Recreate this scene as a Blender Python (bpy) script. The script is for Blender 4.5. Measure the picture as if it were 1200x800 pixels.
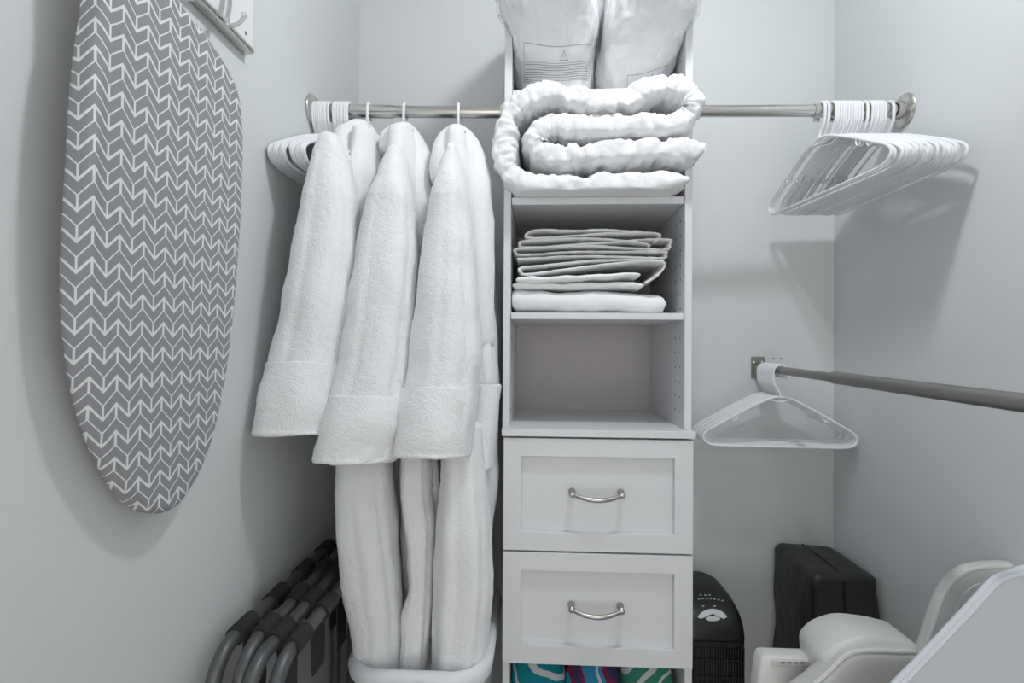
import bpy, bmesh, math, random
from mathutils import Vector, Matrix, noise

for o in list(bpy.data.objects):
    bpy.data.objects.remove(o, do_unlink=True)
scene = bpy.context.scene
COL = scene.collection
R = math.radians
random.seed(7)

# ------------------------------------------------------------------ camera
FPX = 630.0
CAM_Z = 1.30
cam_d = bpy.data.cameras.new('camera')
cam_d.sensor_width = 36.0
cam_d.lens = FPX / 1200 * 36
cam_d.clip_start = 0.01
cam = bpy.data.objects.new('camera', cam_d)
CAM_ROT = Matrix.Rotation(R(2.72), 3, 'Z') @ Matrix.Rotation(R(90.44), 3, 'X') @ Matrix.Rotation(R(0.38), 3, 'Z')
cam.matrix_world = Matrix.Translation((0, 0, CAM_Z)) @ CAM_ROT.to_4x4()
COL.objects.link(cam)
scene.camera = cam

# ------------------------------------------------------------------ world, exposure
world = bpy.data.worlds.new('world')
scene.world = world
world.use_nodes = True
bg = world.node_tree.nodes['Background']
bg.inputs['Color'].default_value = (1.0, 0.99, 0.97, 1)
bg.inputs['Strength'].default_value = 1.9      # added even fill, standing in for an unseen lit room beyond the doorway
scene.view_settings.view_transform = 'Standard'
scene.view_settings.look = 'None'
scene.view_settings.gamma = 1.0
scene.view_settings.use_curve_mapping = False
scene.view_settings.exposure = 0.0
LAMP_POS = (0.25, 0.70, 2.44)
LAMP_STRENGTH = 190.0

# ------------------------------------------------------------------ helpers
def ray(px, py):
    return CAM_ROT @ Vector(((px - 600) / FPX, -(py - 400) / FPX, -1.0))
def P(px, py, d):
    """point seen at a pixel on the plane at depth d in front of the camera (parallel to the back wall)"""
    r = ray(px, py); k = d / r.y
    return Vector((r.x * k, d, CAM_Z + r.z * k))
def PX(px, py, x):
    r = ray(px, py); k = x / r.x
    return Vector((x, r.y * k, CAM_Z + r.z * k))

def setp(sock, v):
    if sock: sock.default_value = v

def mat(name, color, rough=0.6, metal=0.0, bump=None, var=0.0, vscale=4.0, sheen=0.0, coat=0.0, spec=None, alpha=None, stretch=None):
    m = bpy.data.materials.new(name)
    m.use_nodes = True
    nt = m.node_tree; b = nt.nodes['Principled BSDF']
    c = tuple(color) + (1.0,)
    b.inputs['Base Color'].default_value = c
    b.inputs['Roughness'].default_value = rough
    b.inputs['Metallic'].default_value = metal
    if sheen: b.inputs['Sheen Weight'].default_value = sheen; b.inputs['Sheen Roughness'].default_value = 0.5
    if coat: b.inputs['Coat Weight'].default_value = coat; b.inputs['Coat Roughness'].default_value = 0.12
    if spec is not None: b.inputs['Specular IOR Level'].default_value = spec
    if alpha is not None: b.inputs['Alpha'].default_value = alpha
    tc = nt.nodes.new('ShaderNodeTexCoord')
    src = tc.outputs['Object']
    if stretch:
        mp = nt.nodes.new('ShaderNodeMapping'); mp.inputs['Scale'].default_value = stretch
        nt.links.new(src, mp.inputs['Vector']); src = mp.outputs['Vector']
    if var:
        n = nt.nodes.new('ShaderNodeTexNoise'); n.inputs['Scale'].default_value = vscale; n.inputs['Detail'].default_value = 3
        nt.links.new(src, n.inputs['Vector'])
        mx = nt.nodes.new('ShaderNodeMix'); mx.data_type = 'RGBA'
        mx.inputs['A'].default_value = tuple(max(0, x * (1 - var)) for x in color) + (1,)
        mx.inputs['B'].default_value = tuple(min(1, x * (1 + var)) for x in color) + (1,)
        nt.links.new(n.outputs['Fac'], mx.inputs['Factor'])
        nt.links.new(mx.outputs['Result'], b.inputs['Base Color'])
    if bump:
        sc, st, dist = bump
        n2 = nt.nodes.new('ShaderNodeTexNoise'); n2.inputs['Scale'].default_value = sc; n2.inputs['Detail'].default_value = 2
        nt.links.new(src, n2.inputs['Vector'])
        bp = nt.nodes.new('ShaderNodeBump'); bp.inputs['Strength'].default_value = st; bp.inputs['Distance'].default_value = dist
        nt.links.new(n2.outputs['Fac'], bp.inputs['Height'])
        nt.links.new(bp.outputs['Normal'], b.inputs['Normal'])
    return m

M = {}
M['wall'] = mat('wall_paint', (0.680, 0.700, 0.706), 0.75, bump=(180, 0.06, 0.002), var=0.012, vscale=2)
M['ceiling'] = mat('ceiling_paint', (0.80, 0.80, 0.79), 0.85, bump=(160, 0.1, 0.002))
M['floor'] = mat('floor_planks', (0.42, 0.38, 0.33), 0.5, var=0.15, vscale=6, stretch=(12, 1, 1))
M['trim'] = mat('white_trim_paint', (0.80, 0.81, 0.81), 0.45)
M['laminate'] = mat('white_laminate', (0.72, 0.73, 0.75), 0.42, var=0.01, vscale=20)
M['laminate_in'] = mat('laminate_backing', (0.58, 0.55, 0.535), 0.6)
M['hole'] = mat('dark_hole', (0.10, 0.09, 0.085), 0.9)
M['nickel'] = mat('brushed_nickel', (0.60, 0.585, 0.555), 0.22, 1.0)
M['nickel_dull'] = mat('satin_dark_nickel', (0.34, 0.335, 0.315), 0.42, 1.0)
M['nickel_pull'] = mat('satin_nickel_pull', (0.43, 0.425, 0.405), 0.27, 1.0)
M['chrome'] = mat('polished_chrome', (0.72, 0.72, 0.72), 0.15, 1.0)
M['hanger'] = mat('white_hanger_plastic', (0.84, 0.85, 0.875), 0.32)
M['terry'] = mat('white_terry', (0.88, 0.89, 0.905), 0.95, bump=(340, 0.6, 0.004), sheen=0.3)
M['terry_trim'] = mat('white_terry_trim', (0.89, 0.90, 0.915), 0.95, bump=(320, 0.65, 0.004), sheen=0.3)
M['cotton'] = mat('white_cotton', (0.87, 0.875, 0.885), 0.8, bump=(900, 0.15, 0.001))
M['duvet'] = mat('white_microfibre', (0.88, 0.885, 0.90), 0.55, bump=(55, 0.35, 0.006), sheen=0.15)
M['fill'] = mat('white_comforter_fill', (0.89, 0.895, 0.905), 0.55, bump=(26, 0.6, 0.012))
M['print'] = mat('grey_print', (0.22, 0.23, 0.23), 0.6)
M['film'] = None
M['basket'] = mat('white_basket_plastic', (0.80, 0.82, 0.86), 0.35)
M['black_fabric'] = mat('black_nylon', (0.020, 0.021, 0.021), 0.45, bump=(16, 0.5, 0.012))
M['black_pipe'] = mat('black_piping', (0.012, 0.012, 0.013), 0.4)
M['webbing'] = mat('black_webbing', (0.022, 0.022, 0.023), 0.75, bump=(700, 0.3, 0.001))
M['rack_tube'] = mat('gunmetal_tube', (0.12, 0.124, 0.128), 0.42, 0.5)
M['heater'] = mat('black_heater_plastic', (0.012, 0.0125, 0.013), 0.38)
M['heater_grille'] = mat('black_grille_plastic', (0.010, 0.010, 0.011), 0.5)
M['silver'] = mat('silver_plastic', (0.62, 0.63, 0.64), 0.3, 0.4)
M['chair_plastic'] = mat('white_chair_plastic', (0.70, 0.70, 0.69), 0.38)
M['chair_pad'] = mat('pale_grey_vinyl', (0.62, 0.62, 0.605), 0.5, bump=(30, 0.1, 0.004))
M['tray'] = mat('white_tray_plastic', (0.66, 0.69, 0.735), 0.35)
M['slot'] = mat('dark_slot', (0.16, 0.16, 0.16), 0.7)

def film_mat():
    m = bpy.data.materials.new('clear_plastic_film'); m.use_nodes = True
    nt = m.node_tree; nt.nodes.clear()
    out = nt.nodes.new('ShaderNodeOutputMaterial'); mix = nt.nodes.new('ShaderNodeMixShader')
    tr = nt.nodes.new('ShaderNodeBsdfTransparent'); tr.inputs['Color'].default_value = (0.985, 0.988, 0.99, 1)
    gl = nt.nodes.new('ShaderNodeBsdfPrincipled'); gl.inputs['Base Color'].default_value = (0.9, 0.91, 0.93, 1); gl.inputs['Roughness'].default_value = 0.18
    fr = nt.nodes.new('ShaderNodeLayerWeight'); fr.inputs['Blend'].default_value = 0.3
    n = nt.nodes.new('ShaderNodeTexNoise'); n.inputs['Scale'].default_value = 26; n.inputs['Detail'].default_value = 3
    tc = nt.nodes.new('ShaderNodeTexCoord'); mp = nt.nodes.new('ShaderNodeMapping'); mp.inputs['Scale'].default_value = (1, 1, 0.3)
    bp = nt.nodes.new('ShaderNodeBump'); bp.inputs['Strength'].default_value = 0.8; bp.inputs['Distance'].default_value = 0.012
    ma = nt.nodes.new('ShaderNodeMath'); ma.operation = 'MULTIPLY_ADD'; ma.inputs[1].default_value = 0.45; ma.inputs[2].default_value = 0.05
    nt.links.new(tc.outputs['Object'], mp.inputs['Vector']); nt.links.new(mp.outputs['Vector'], n.inputs['Vector'])
    nt.links.new(n.outputs['Fac'], bp.inputs['Height']); nt.links.new(bp.outputs['Normal'], gl.inputs['Normal'])
    nt.links.new(fr.outputs['Facing'], ma.inputs[0]); nt.links.new(ma.outputs[0], mix.inputs['Fac'])
    nt.links.new(tr.outputs[0], mix.inputs[1]); nt.links.new(gl.outputs[0], mix.inputs[2]); nt.links.new(mix.outputs[0], out.inputs['Surface'])
    return m
M['film'] = film_mat()

def chevron_mat():
    """grey cover printed with white zigzag lines and short upright strokes; object Y runs across the board, Z along it"""
    m = bpy.data.materials.new('chevron_cover'); m.use_nodes = True
    nt = m.node_tree; b = nt.nodes['Principled BSDF']; b.inputs['Roughness'].default_value = 0.85
    tc = nt.nodes.new('ShaderNodeTexCoord'); sp = nt.nodes.new('ShaderNodeSeparateXYZ'); nt.links.new(tc.outputs['Object'], sp.inputs[0])
    def mth(op, a, bb=None):
        n = nt.nodes.new('ShaderNodeMath'); n.operation = op
        for i, v in enumerate((a, bb)):
            if v is None: continue
            if isinstance(v, (int, float)): n.inputs[i].default_value = v
            else: nt.links.new(v, n.inputs[i])
        return n.outputs[0]
    HALF, ROW = 0.0185, 0.0313
    u = mth('DIVIDE', mth('ADD', mth('ADD', sp.outputs['Y'], sp.outputs['X']), 10.0), HALF * 2)
    tri = mth('ABSOLUTE', mth('SUBTRACT', mth('MULTIPLY', mth('FRACT', u), 2.0), 1.0))      # 1 on a peak, 0 in a valley
    fv = mth('FRACT', mth('SUBTRACT', mth('DIVIDE', mth('ADD', sp.outputs['Z'], 10.0), ROW), mth('MULTIPLY', tri, 0.53)))
    edge = mth('MINIMUM', fv, mth('SUBTRACT', 1.0, fv))
    thick = mth('LESS_THAN', edge, 0.062)                                                  # bold zigzag
    thin = mth('LESS_THAN', mth('ABSOLUTE', mth('SUBTRACT', fv, 0.5)), 0.034)              # fine zigzag half way between
    up = mth('MULTIPLY', mth('GREATER_THAN', tri, 0.905), mth('GREATER_THAN', fv, 0.5))    # stroke below each bold peak
    dn = mth('MULTIPLY', mth('LESS_THAN', tri, 0.075), mth('LESS_THAN', fv, 0.5))          # stroke above each bold valley
    wht = mth('MAXIMUM', mth('MAXIMUM', thick, thin), mth('MAXIMUM', up, dn))
    mx = nt.nodes.new('ShaderNodeMix'); mx.data_type = 'RGBA'
    mx.inputs['A'].default_value = (0.285, 0.29, 0.31, 1); mx.inputs['B'].default_value = (0.78, 0.79, 0.80, 1)
    nt.links.new(wht, mx.inputs['Factor']); nt.links.new(mx.outputs['Result'], b.inputs['Base Color'])
    n = nt.nodes.new('ShaderNodeTexNoise'); n.inputs['Scale'].default_value = 700
    bp = nt.nodes.new('ShaderNodeBump'); bp.inputs['Strength'].default_value = 0.15; bp.inputs['Distance'].default_value = 0.001
    nt.links.new(tc.outputs['Object'], n.inputs['Vector']); nt.links.new(n.outputs['Fac'], bp.inputs['Height']); nt.links.new(bp.outputs['Normal'], b.inputs['Normal'])
    return m
M['chevron'] = chevron_mat()

def stripe_mat(name, stops, scale, rot):
    m = bpy.data.materials.new(name); m.use_nodes = True
    nt = m.node_tree; b = nt.nodes['Principled BSDF']; b.inputs['Roughness'].default_value = 0.95
    tc = nt.nodes.new('ShaderNodeTexCoord'); mp = nt.nodes.new('ShaderNodeMapping')
    mp.inputs['Rotation'].default_value = rot
    nt.links.new(tc.outputs['Object'], mp.inputs['Vector'])
    n = nt.nodes.new('ShaderNodeTexNoise'); n.inputs['Scale'].default_value = 9; nt.links.new(mp.outputs['Vector'], n.inputs['Vector'])
    sp = nt.nodes.new('ShaderNodeSeparateXYZ'); nt.links.new(mp.outputs['Vector'], sp.inputs[0])
    a = nt.nodes.new('ShaderNodeMath'); a.operation = 'MULTIPLY_ADD'; a.inputs[1].default_value = scale
    nt.links.new(sp.outputs['X'], a.inputs[0]); nt.links.new(n.outputs['Fac'], a.inputs[2])
    f = nt.nodes.new('ShaderNodeMath'); f.operation = 'FRACT'; nt.links.new(a.outputs[0], f.inputs[0])
    r = nt.nodes.new('ShaderNodeValToRGB'); r.color_ramp.interpolation = 'CONSTANT'
    while len(r.color_ramp.elements) < len(stops): r.color_ramp.elements.new(0.5)
    for e, (p, c) in zip(r.color_ramp.elements, stops): e.position = p; e.color = tuple(c) + (1,)
    nt.links.new(f.outputs[0], r.inputs['Fac']); nt.links.new(r.outputs['Color'], b.inputs['Base Color'])
    n2 = nt.nodes.new('ShaderNodeTexNoise'); n2.inputs['Scale'].default_value = 400
    bp = nt.nodes.new('ShaderNodeBump'); bp.inputs['Strength'].default_value = 0.5; bp.inputs['Distance'].default_value = 0.003
    nt.links.new(tc.outputs['Object'], n2.inputs['Vector']); nt.links.new(n2.outputs['Fac'], bp.inputs['Height']); nt.links.new(bp.outputs['Normal'], b.inputs['Normal'])
    return m

class MB:
    """collects vertices and faces of one mesh object"""
    def __init__(s): s.v = []; s.f = []
    def box(s, x0, y0, z0, x1, y1, z1):
        i = len(s.v)
        s.v += [(x0,y0,z0),(x1,y0,z0),(x1,y1,z0),(x0,y1,z0),(x0,y0,z1),(x1,y0,z1),(x1,y1,z1),(x0,y1,z1)]
        s.f += [tuple(i+k for k in q) for q in ((0,3,2,1),(4,5,6,7),(0,1,5,4),(1,2,6,5),(2,3,7,6),(3,0,4,7))]
        return s
    def rings(s, rings, closed=True, cap=True, loop=False):
        i = len(s.v); n = len(rings[0])
        for r in rings: s.v += [tuple(p) for p in r]
        m = len(rings)
        for a in range(m if loop else m - 1):
            b = (a + 1) % m
            for k in range(n if closed else n - 1):
                l = (k + 1) % n
                s.f.append((i+a*n+k, i+a*n+l, i+b*n+l, i+b*n+k))
        if cap and closed and not loop:
            for a in (0, m - 1):
                c = len(s.v); pts = rings[a]
                s.v.append(tuple(sum((Vector(p) for p in pts), Vector()) / n))
                for k in range(n): s.f.append((i+a*n+k, i+a*n+(k+1) % n, c))
        return s
    def tube(s, path, r, n=10, loop=False, flat=None):
        """round tube along a path; r number or list; flat=(axis, factor) squashes"""
        pts = [Vector(p) for p in path]; m = len(pts)
        rs = r if isinstance(r, (list, tuple)) else [r] * m
        rings = []; up = None
        for a in range(m):
            if loop: t = (pts[(a+1) % m] - pts[a-1])
            else: t = pts[min(a+1, m-1)] - pts[max(a-1, 0)]
            t.normalize()
            if up is None:
                up = Vector((0, 0, 1)) if abs(t.z) < 0.9 else Vector((0, 1, 0))
            u = (up - t * up.dot(t)); u.normalize(); w = t.cross(u); up = u
            rings.append([pts[a] + (u * math.cos(2*math.pi*k/n) + w * math.sin(2*math.pi*k/n)) * rs[a] for k in range(n)])
        return s.rings(rings, loop=loop)
    def lathe(s, c, axis, prof, n=32):
        """prof: list of (distance along axis, radius)"""
        ax = Vector(axis).normalized(); u = ax.orthogonal().normalized(); w = ax.cross(u); c = Vector(c)
        return s.rings([[c + ax * h + (u*math.cos(2*math.pi*k/n) + w*math.sin(2*math.pi*k/n)) * max(r, 1e-5) for k in range(n)] for h, r in prof])
    def build(s, name, material, parent=None, smooth=True, bevel=0.0, seg=2, angle=40, subsurf=0):
        me = bpy.data.meshes.new(name)
        me.from_pydata(s.v, [], s.f)
        bm = bmesh.new(); bm.from_mesh(me); bmesh.ops.recalc_face_normals(bm, faces=bm.faces); bm.to_mesh(me); bm.free()
        if smooth:
            me.polygons.foreach_set('use_smooth', [True] * len(me.polygons))
            if hasattr(me, 'set_sharp_from_angle'): me.set_sharp_from_angle(angle=R(angle))
        me.materials.append(material)
        o = bpy.data.objects.new(name, me); COL.objects.link(o)
        if parent: o.parent = parent; o.matrix_parent_inverse = Matrix.Translation(parent.location).inverted() if parent.rotation_euler[:] == (0,0,0) else parent.matrix_basis.inverted()
        if bevel:
            b = o.modifiers.new('bevel', 'BEVEL'); b.width = bevel; b.segments = seg; b.limit_method = 'ANGLE'
        if subsurf:
            b = o.modifiers.new('subsurf', 'SUBSURF'); b.levels = subsurf; b.render_levels = subsurf
        return o

def tag(o, label=None, cat=None, group=None, kind=None):
    if label: o['label'] = label
    if cat: o['category'] = cat
    if group: o['group'] = group
    if kind: o['kind'] = kind
    return o
def empty(name, loc, label, cat, group=None):
    o = bpy.data.objects.new(name, None); o.empty_display_size = 0.05
    o.location = loc; COL.objects.link(o)
    return tag(o, label, cat, group)
def catmull(pts, n):
    """smooth resample of a list of vectors/tuples to n points"""
    pts = [Vector(p) for p in pts]; m = len(pts) - 1; out = []
    for i in range(n):
        t = i / (n - 1) * m; k = min(int(t), m - 1); u = t - k
        p0, p1, p2, p3 = pts[max(k-1, 0)], pts[k], pts[k+1], pts[min(k+2, m)]
        out.append(0.5 * ((2*p1) + (p2-p0)*u + (2*p0-5*p1+4*p2-p3)*u*u + (3*p1-p0-3*p2+p3)*u**3))
    return out
def interp(keys, t):
    """keys: sorted list of (t, v...) -> smooth tuple"""
    if t <= keys[0][0]: return keys[0][1:]
    for a, b in zip(keys, keys[1:]):
        if t <= b[0]:
            u = (t - a[0]) / (b[0] - a[0]); u = u*u*(3-2*u)*0.5 + u*0.5
            return tuple(x + (y-x)*u for x, y in zip(a[1:], b[1:]))
    return keys[-1][1:]
def nz(x, y, z, s, seed=0): return noise.noise(Vector((x*s + seed*13.7, y*s - seed*7.3, z*s + seed*3.1)))
def displace(o, amp, scale, seed=0, amp2=0, scale2=0, stretch=(1, 1, 1)):
    me = o.data
    nrm = [v.normal.copy() for v in me.vertices]
    for v, n in zip(me.vertices, nrm):
        c = v.co
        d = amp * nz(c.x*stretch[0], c.y*stretch[1], c.z*stretch[2], scale, seed)
        if amp2: d += amp2 * nz(c.x*stretch[0], c.y*stretch[1], c.z*stretch[2], scale2, seed + 5)
        v.co = c + n * d
    me.update()
def supell(a, b, e, n, ph=0.0):
    out = []
    for k in range(n):
        t = 2*math.pi*k/n + ph
        c, s = math.cos(t), math.sin(t)
        out.append((a*math.copysign(abs(c)**e, c), b*math.copysign(abs(s)**e, s)))
    return out

# ------------------------------------------------------------------ room
XL, XR, YB, YF, ZC = -0.520, 0.817, 1.525, -1.05, 2.44
T = 0.08
def struct(name, mb, m, **k):
    return tag(mb.build(name, m, smooth=False, **k), kind='structure')
struct('floor', MB().box(XL-T, YF-T, -0.05, XR+T, YB+T, 0), M['floor'])
struct('ceiling', MB().box(XL-T, YF-T, ZC, XR+T, YB+T, ZC+0.05), M['ceiling'])
struct('wall_left', MB().box(XL-T, YF-T, 0, XL, YB+T, ZC), M['wall'])
struct('wall_right', MB().box(XR, YF-T, 0, XR+T, YB+T, ZC), M['wall'])
struct('wall_back', MB().box(XL, YB, 0, XR, YB+T, ZC), M['wall'])
struct('wall_front', MB().box(XL, YF-T, 0, -0.40, YF, ZC).box(0.70, YF-T, 0, XR, YF, ZC).box(-0.40, YF-T, 2.10, 0.70, YF, ZC), M['wall'])  # unseen wall; its doorway is widened to let in more even fill
struct('trim_1', MB().box(-0.46, YF, 0, -0.40, YF+0.015, 2.16).box(0.70, YF, 0, 0.76, YF+0.015, 2.16).box(-0.40, YF, 2.10, 0.70, YF+0.015, 2.16), M['trim'])
struct('baseboard_left', MB().box(XL, YF+0.02, 0, XL+0.012, YB, 0.09), M['trim'], bevel=0.003)
struct('baseboard_right', MB().box(XR-0.012, YF+0.02, 0, XR, YB, 0.09), M['trim'], bevel=0.003)
struct('baseboard_back', MB().box(XL+0.012, YB-0.012, 0, XR-0.012, YB, 0.09), M['trim'], bevel=0.003)
# old screw holes in the wall paint beside the lower bracket
wb = bpy.data.objects['wall_back']
for px, py in ((906.5, 420), (915.5, 420)):
    c = P(px, py, YB)
    o = MB().lathe((c.x, YB-0.0006, c.z), (0, 1, 0), [(-0.0003, 0.0022), (0.0003, 0.0022)], 12).build('screw_hole', M['hole'], wb)

# ceiling lamp (above the frame)
lamp = empty('ceiling_light', (LAMP_POS[0], LAMP_POS[1], ZC), 'round flush-mount ceiling light with a frosted glass dome', 'ceiling light')
MB().lathe((LAMP_POS[0], LAMP_POS[1], ZC), (0, 0, -1), [(0.0, 0.115), (0.018, 0.115), (0.02, 0.10)], 40).build('base', M['nickel'], lamp)
def emis(name, col, st):
    m = bpy.data.materials.new(name); m.use_nodes = True; nt = m.node_tree
    b = nt.nodes['Principled BSDF']; b.inputs['Base Color'].default_value = (0.9, 0.9, 0.9, 1)
    b.inputs['Emission Color'].default_value = col; b.inputs['Emission Strength'].default_value = st
    return m
MB().lathe((LAMP_POS[0], LAMP_POS[1], ZC-0.02), (0, 0, -1), [(0.0, 0.055)] + [(0.055*math.sin(R(a)), 0.055*math.cos(R(a))) for a in range(10, 91, 10)], 32).build('glass_dome', emis('lamp_glass', (0.93, 0.965, 1.0, 1), LAMP_STRENGTH), lamp)

# ------------------------------------------------------------------ closet tower
DF, DD = 1.157, 1.140             # depth of the upper side panels' front edge, of the drawer fronts
TX0, TX1 = P(589.6, 380, DF).x, P(811, 380, DF).x
TH = TX0 + 0.0155
zl = lambda py, d=DF, px=600: P(px, py, d).z
tower = empty('closet_tower', ((TX0+TX1)/2, 1.34, 0), 'white laminate closet tower with open shelves above two shaker drawers', 'closet tower')
PT = 0.0155
ZT = CAM_Z + 0.752
ledge_z1, ledge_z0 = zl(502.2, DD, 590), zl(510.5, DD, 590)
MB().box(TX0, DF, ledge_z1, TX0+PT, YB-0.002, ZT).build('side_panel', M['laminate'], tower, bevel=0.0008)
MB().box(TX1-PT, DF, ledge_z1, TX1, YB-0.002, ZT).build('side_panel', M['laminate'], tower, bevel=0.0008)
MB().box(TX0+PT, YB-0.014, ledge_z1, TX1-PT, YB-0.004, ZT).build('back_panel', M['laminate_in'], tower)
ix0, ix1 = TX0+PT+0.0012, TX1-PT-0.0012
shelves = []
for (pt, pb) in ((105.5, 113.5), (231.3, 239.8), (366, 373.7)):
    z1, z0 = zl(pt, DF+0.004), zl(pb, DF+0.004)
    shelves.append(z1)
    MB().box(ix0, DF+0.004, z0, ix1, YB-0.015, z1).build('shelf', M['laminate'], tower, bevel=0.0008)
# ledge and the drawer cabinet
LX0, LX1 = P(588, 505, DD).x, P(815, 510, DD).x
MB().box(LX0, DD-0.004, ledge_z0, LX1, YB-0.002, ledge_z1).build('ledge', M['laminate'], tower, bevel=0.001)
CX0, CX1 = P(588.6, 790, DD+0.018).x, P(811.2, 790, DD+0.018).x
MB().box(CX0, DD+0.02, 0, CX0+PT, YB-0.002, ledge_z0).build('side_panel', M['laminate'], tower, bevel=0.0008)
MB().box(CX1-PT, DD+0.02, 0, CX1, YB-0.002, ledge_z0).build('side_panel', M['laminate'], tower, bevel=0.0008)
MB().box(CX0+PT, YB-0.014, 0.06, CX1-PT, YB-0.004, ledge_z0).build('back_panel', M['laminate_in'], tower)
z_cub = zl(776.8, DD, 595)
MB().box(CX0+PT, DD+0.03, z_cub-0.19, CX1-PT, YB-0.015, z_cub-0.175).build('shelf', M['laminate'], tower)
MB().box(CX0+PT, DD+0.03, z_cub+0.002, CX1-PT, YB-0.015, z_cub+0.014).build('drawer_rail', M['laminate'], tower)
MB().box(CX0+PT, DD+0.03, 0.05, CX1-PT, YB-0.015, 0.065).build('shelf', M['laminate'], tower)
MB().box(CX0+PT, DD+0.05, 0, CX1-PT, DD+0.065, 0.05).build('toe_kick', M['laminate'], tower)
# shelf-pin holes
ph = MB()
for sx, x in ((1, TX0+PT), (-1, TX1-PT)):
    for y in (DF+0.035, DF+0.075 if sx < 0 else DF+0.30):
        z = ledge_z1 + 0.035
        while z < ZT-0.05:
            ph.lathe((x+sx*0.0004, y, z), (sx, 0, 0), [(-0.0003, 0.0022), (0.0003, 0.0022)], 8)
            z += 0.032
o = ph.build('pin_holes', M['hole'], tower); tag(o, kind='stuff')

def drawer(z1, z0, y):
    """shaker drawer front with recessed panel and arched pull"""
    x0, x1 = P(589.8, 580, DD).x, P(812.4, 585, DD).x
    fw = 0.0385; th = 0.018
    d = MB()
    pts_o = [(x0, z0), (x1, z0), (x1, z1), (x0, z1)]
    pts_i = [(x0+fw, z0+fw), (x1-fw, z0+fw), (x1-fw, z1-fw), (x0+fw, z1-fw)]
    for k in range(4):
        a, b = pts_o[k], pts_o[(k+1) % 4]; c, e = pts_i[(k+1) % 4], pts_i[k]
        i = len(d.v)
        for yy in (y, y+th):
            d.v += [(p[0], yy, p[1]) for p in (a, b, c, e)]
        d.f += [tuple(i+q for q in f) for f in ((0,1,2,3),(7,6,5,4),(0,4,5,1),(2,6,7,3))]
    dr = d.build('drawer', M['laminate'], tower, smooth=False, bevel=0.0009)
    MB().box(x0+fw-0.003, y+0.0125, z0+fw-0.003, x1-fw+0.003, y+0.0175, z1-fw+0.003).build('recessed_panel', M['laminate'], dr, smooth=False)
    xc, zc = (x0+x1)/2 - 0.0015, z0 + (z1-z0)*0.505
    h = MB(); w = 0.0515
    for s in (-1, 1):
        h.lathe((xc+s*w, y+0.0125, zc+0.0035), (0, -1, 0), [(0, 0.0075), (0.003, 0.0075), (0.006, 0.0055), (0.016, 0.0048), (0.022, 0.0065), (0.026, 0.0072), (0.029, 0.005), (0.030, 0.0)], 18)
    path = []; rr = []
    for k in range(25):
        t = -1 + 2*k/24
        path.append((xc+t*w, y+0.0125-0.024-0.012*(1-t*t), zc+0.0035-0.0085*(1-t*t))); rr.append(0.0040+0.0010*(1-t*t))
    h.tube(path, rr, 12)
    h.build('handle', M['nickel_pull'], dr)
    # drawer box behind the front
    MB().box(x0+0.03, y+th, z0+0.02, x1-0.03, YB-0.06, z1-0.03).build('drawer_box', M['laminate'], dr, smooth=False)
drawer(zl(512.8, DD, 592), zl(644.0, DD, 592), DD)
drawer(zl(646.2, DD, 592), zl(776.5, DD, 592), DD)

# ------------------------------------------------------------------ upper rods
ROD_R = 0.0138
rz = P(585, 131.8, 1.214).z
rodL0 = Vector((XL, 1.205, P(365, 129, 1.2).z)); rodL1 = Vector((TX0, 1.214, rz))
rodR0 = Vector((TX1, 1.216, P(822, 130, 1.216).z)); rodR1 = Vector((XR, 1.238, P(1058, 129, 1.236).z))
def along(a, b, t): return a + (b-a)*t
def closet_rod(a, b, wall_first, label):
    """a tower end, b wall end"""
    ax = (b-a).normalized(); L = (b-a).length
    o = empty('closet_rod', a, label, 'closet rod')
    MB().lathe(a, ax, [(0.004, ROD_R*0.93), (L*0.62, ROD_R*0.93)], 28).build('inner_tube', M['nickel'], o)
    MB().lathe(a, ax, [(L*0.58, ROD_R*0.95), (L*0.581, ROD_R*1.06), (L-0.014, ROD_R*1.06)], 28).build('outer_tube', M['nickel'], o)
    fl = MB().lathe(b, -ax, [(0.0005, 0.0), (0.0005, 0.036), (0.003, 0.0365), (0.006, 0.034), (0.008, 0.026), (0.010, 0.0195), (0.024, 0.0185), (0.0245, 0.0165), (0.018, 0.016), (0.018, 0.0)], 40).build('flange', M['nickel'], o)
    u = ax.orthogonal().normalized(); w = ax.cross(u)
    for k in range(3):
        t = 2*math.pi*k/3 + 0.6
        c = b - ax*0.0065 + (u*math.cos(t)+w*math.sin(t))*0.0275
        MB().lathe(c, -ax, [(0, 0.0042), (0.002, 0.0038), (0.003, 0.002), (0.003, 0)], 14).build('screw', M['chrome'], fl)
    MB().lathe(a, ax, [(0.0005, 0.0), (0.0005, 0.021), (0.003, 0.021), (0.004, 0.0175), (0.016, 0.017), (0.0165, 0.0145), (0.012, 0.0145)], 32).build('socket', M['nickel'], o)
    return o
closet_rod(rodL1, rodL0, True, 'brushed nickel closet rod carrying the bathrobes, fixed to the shelf tower')
closet_rod(rodR0, rodR1, True, 'brushed nickel closet rod carrying only empty hangers beside the folded duvet')

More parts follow.
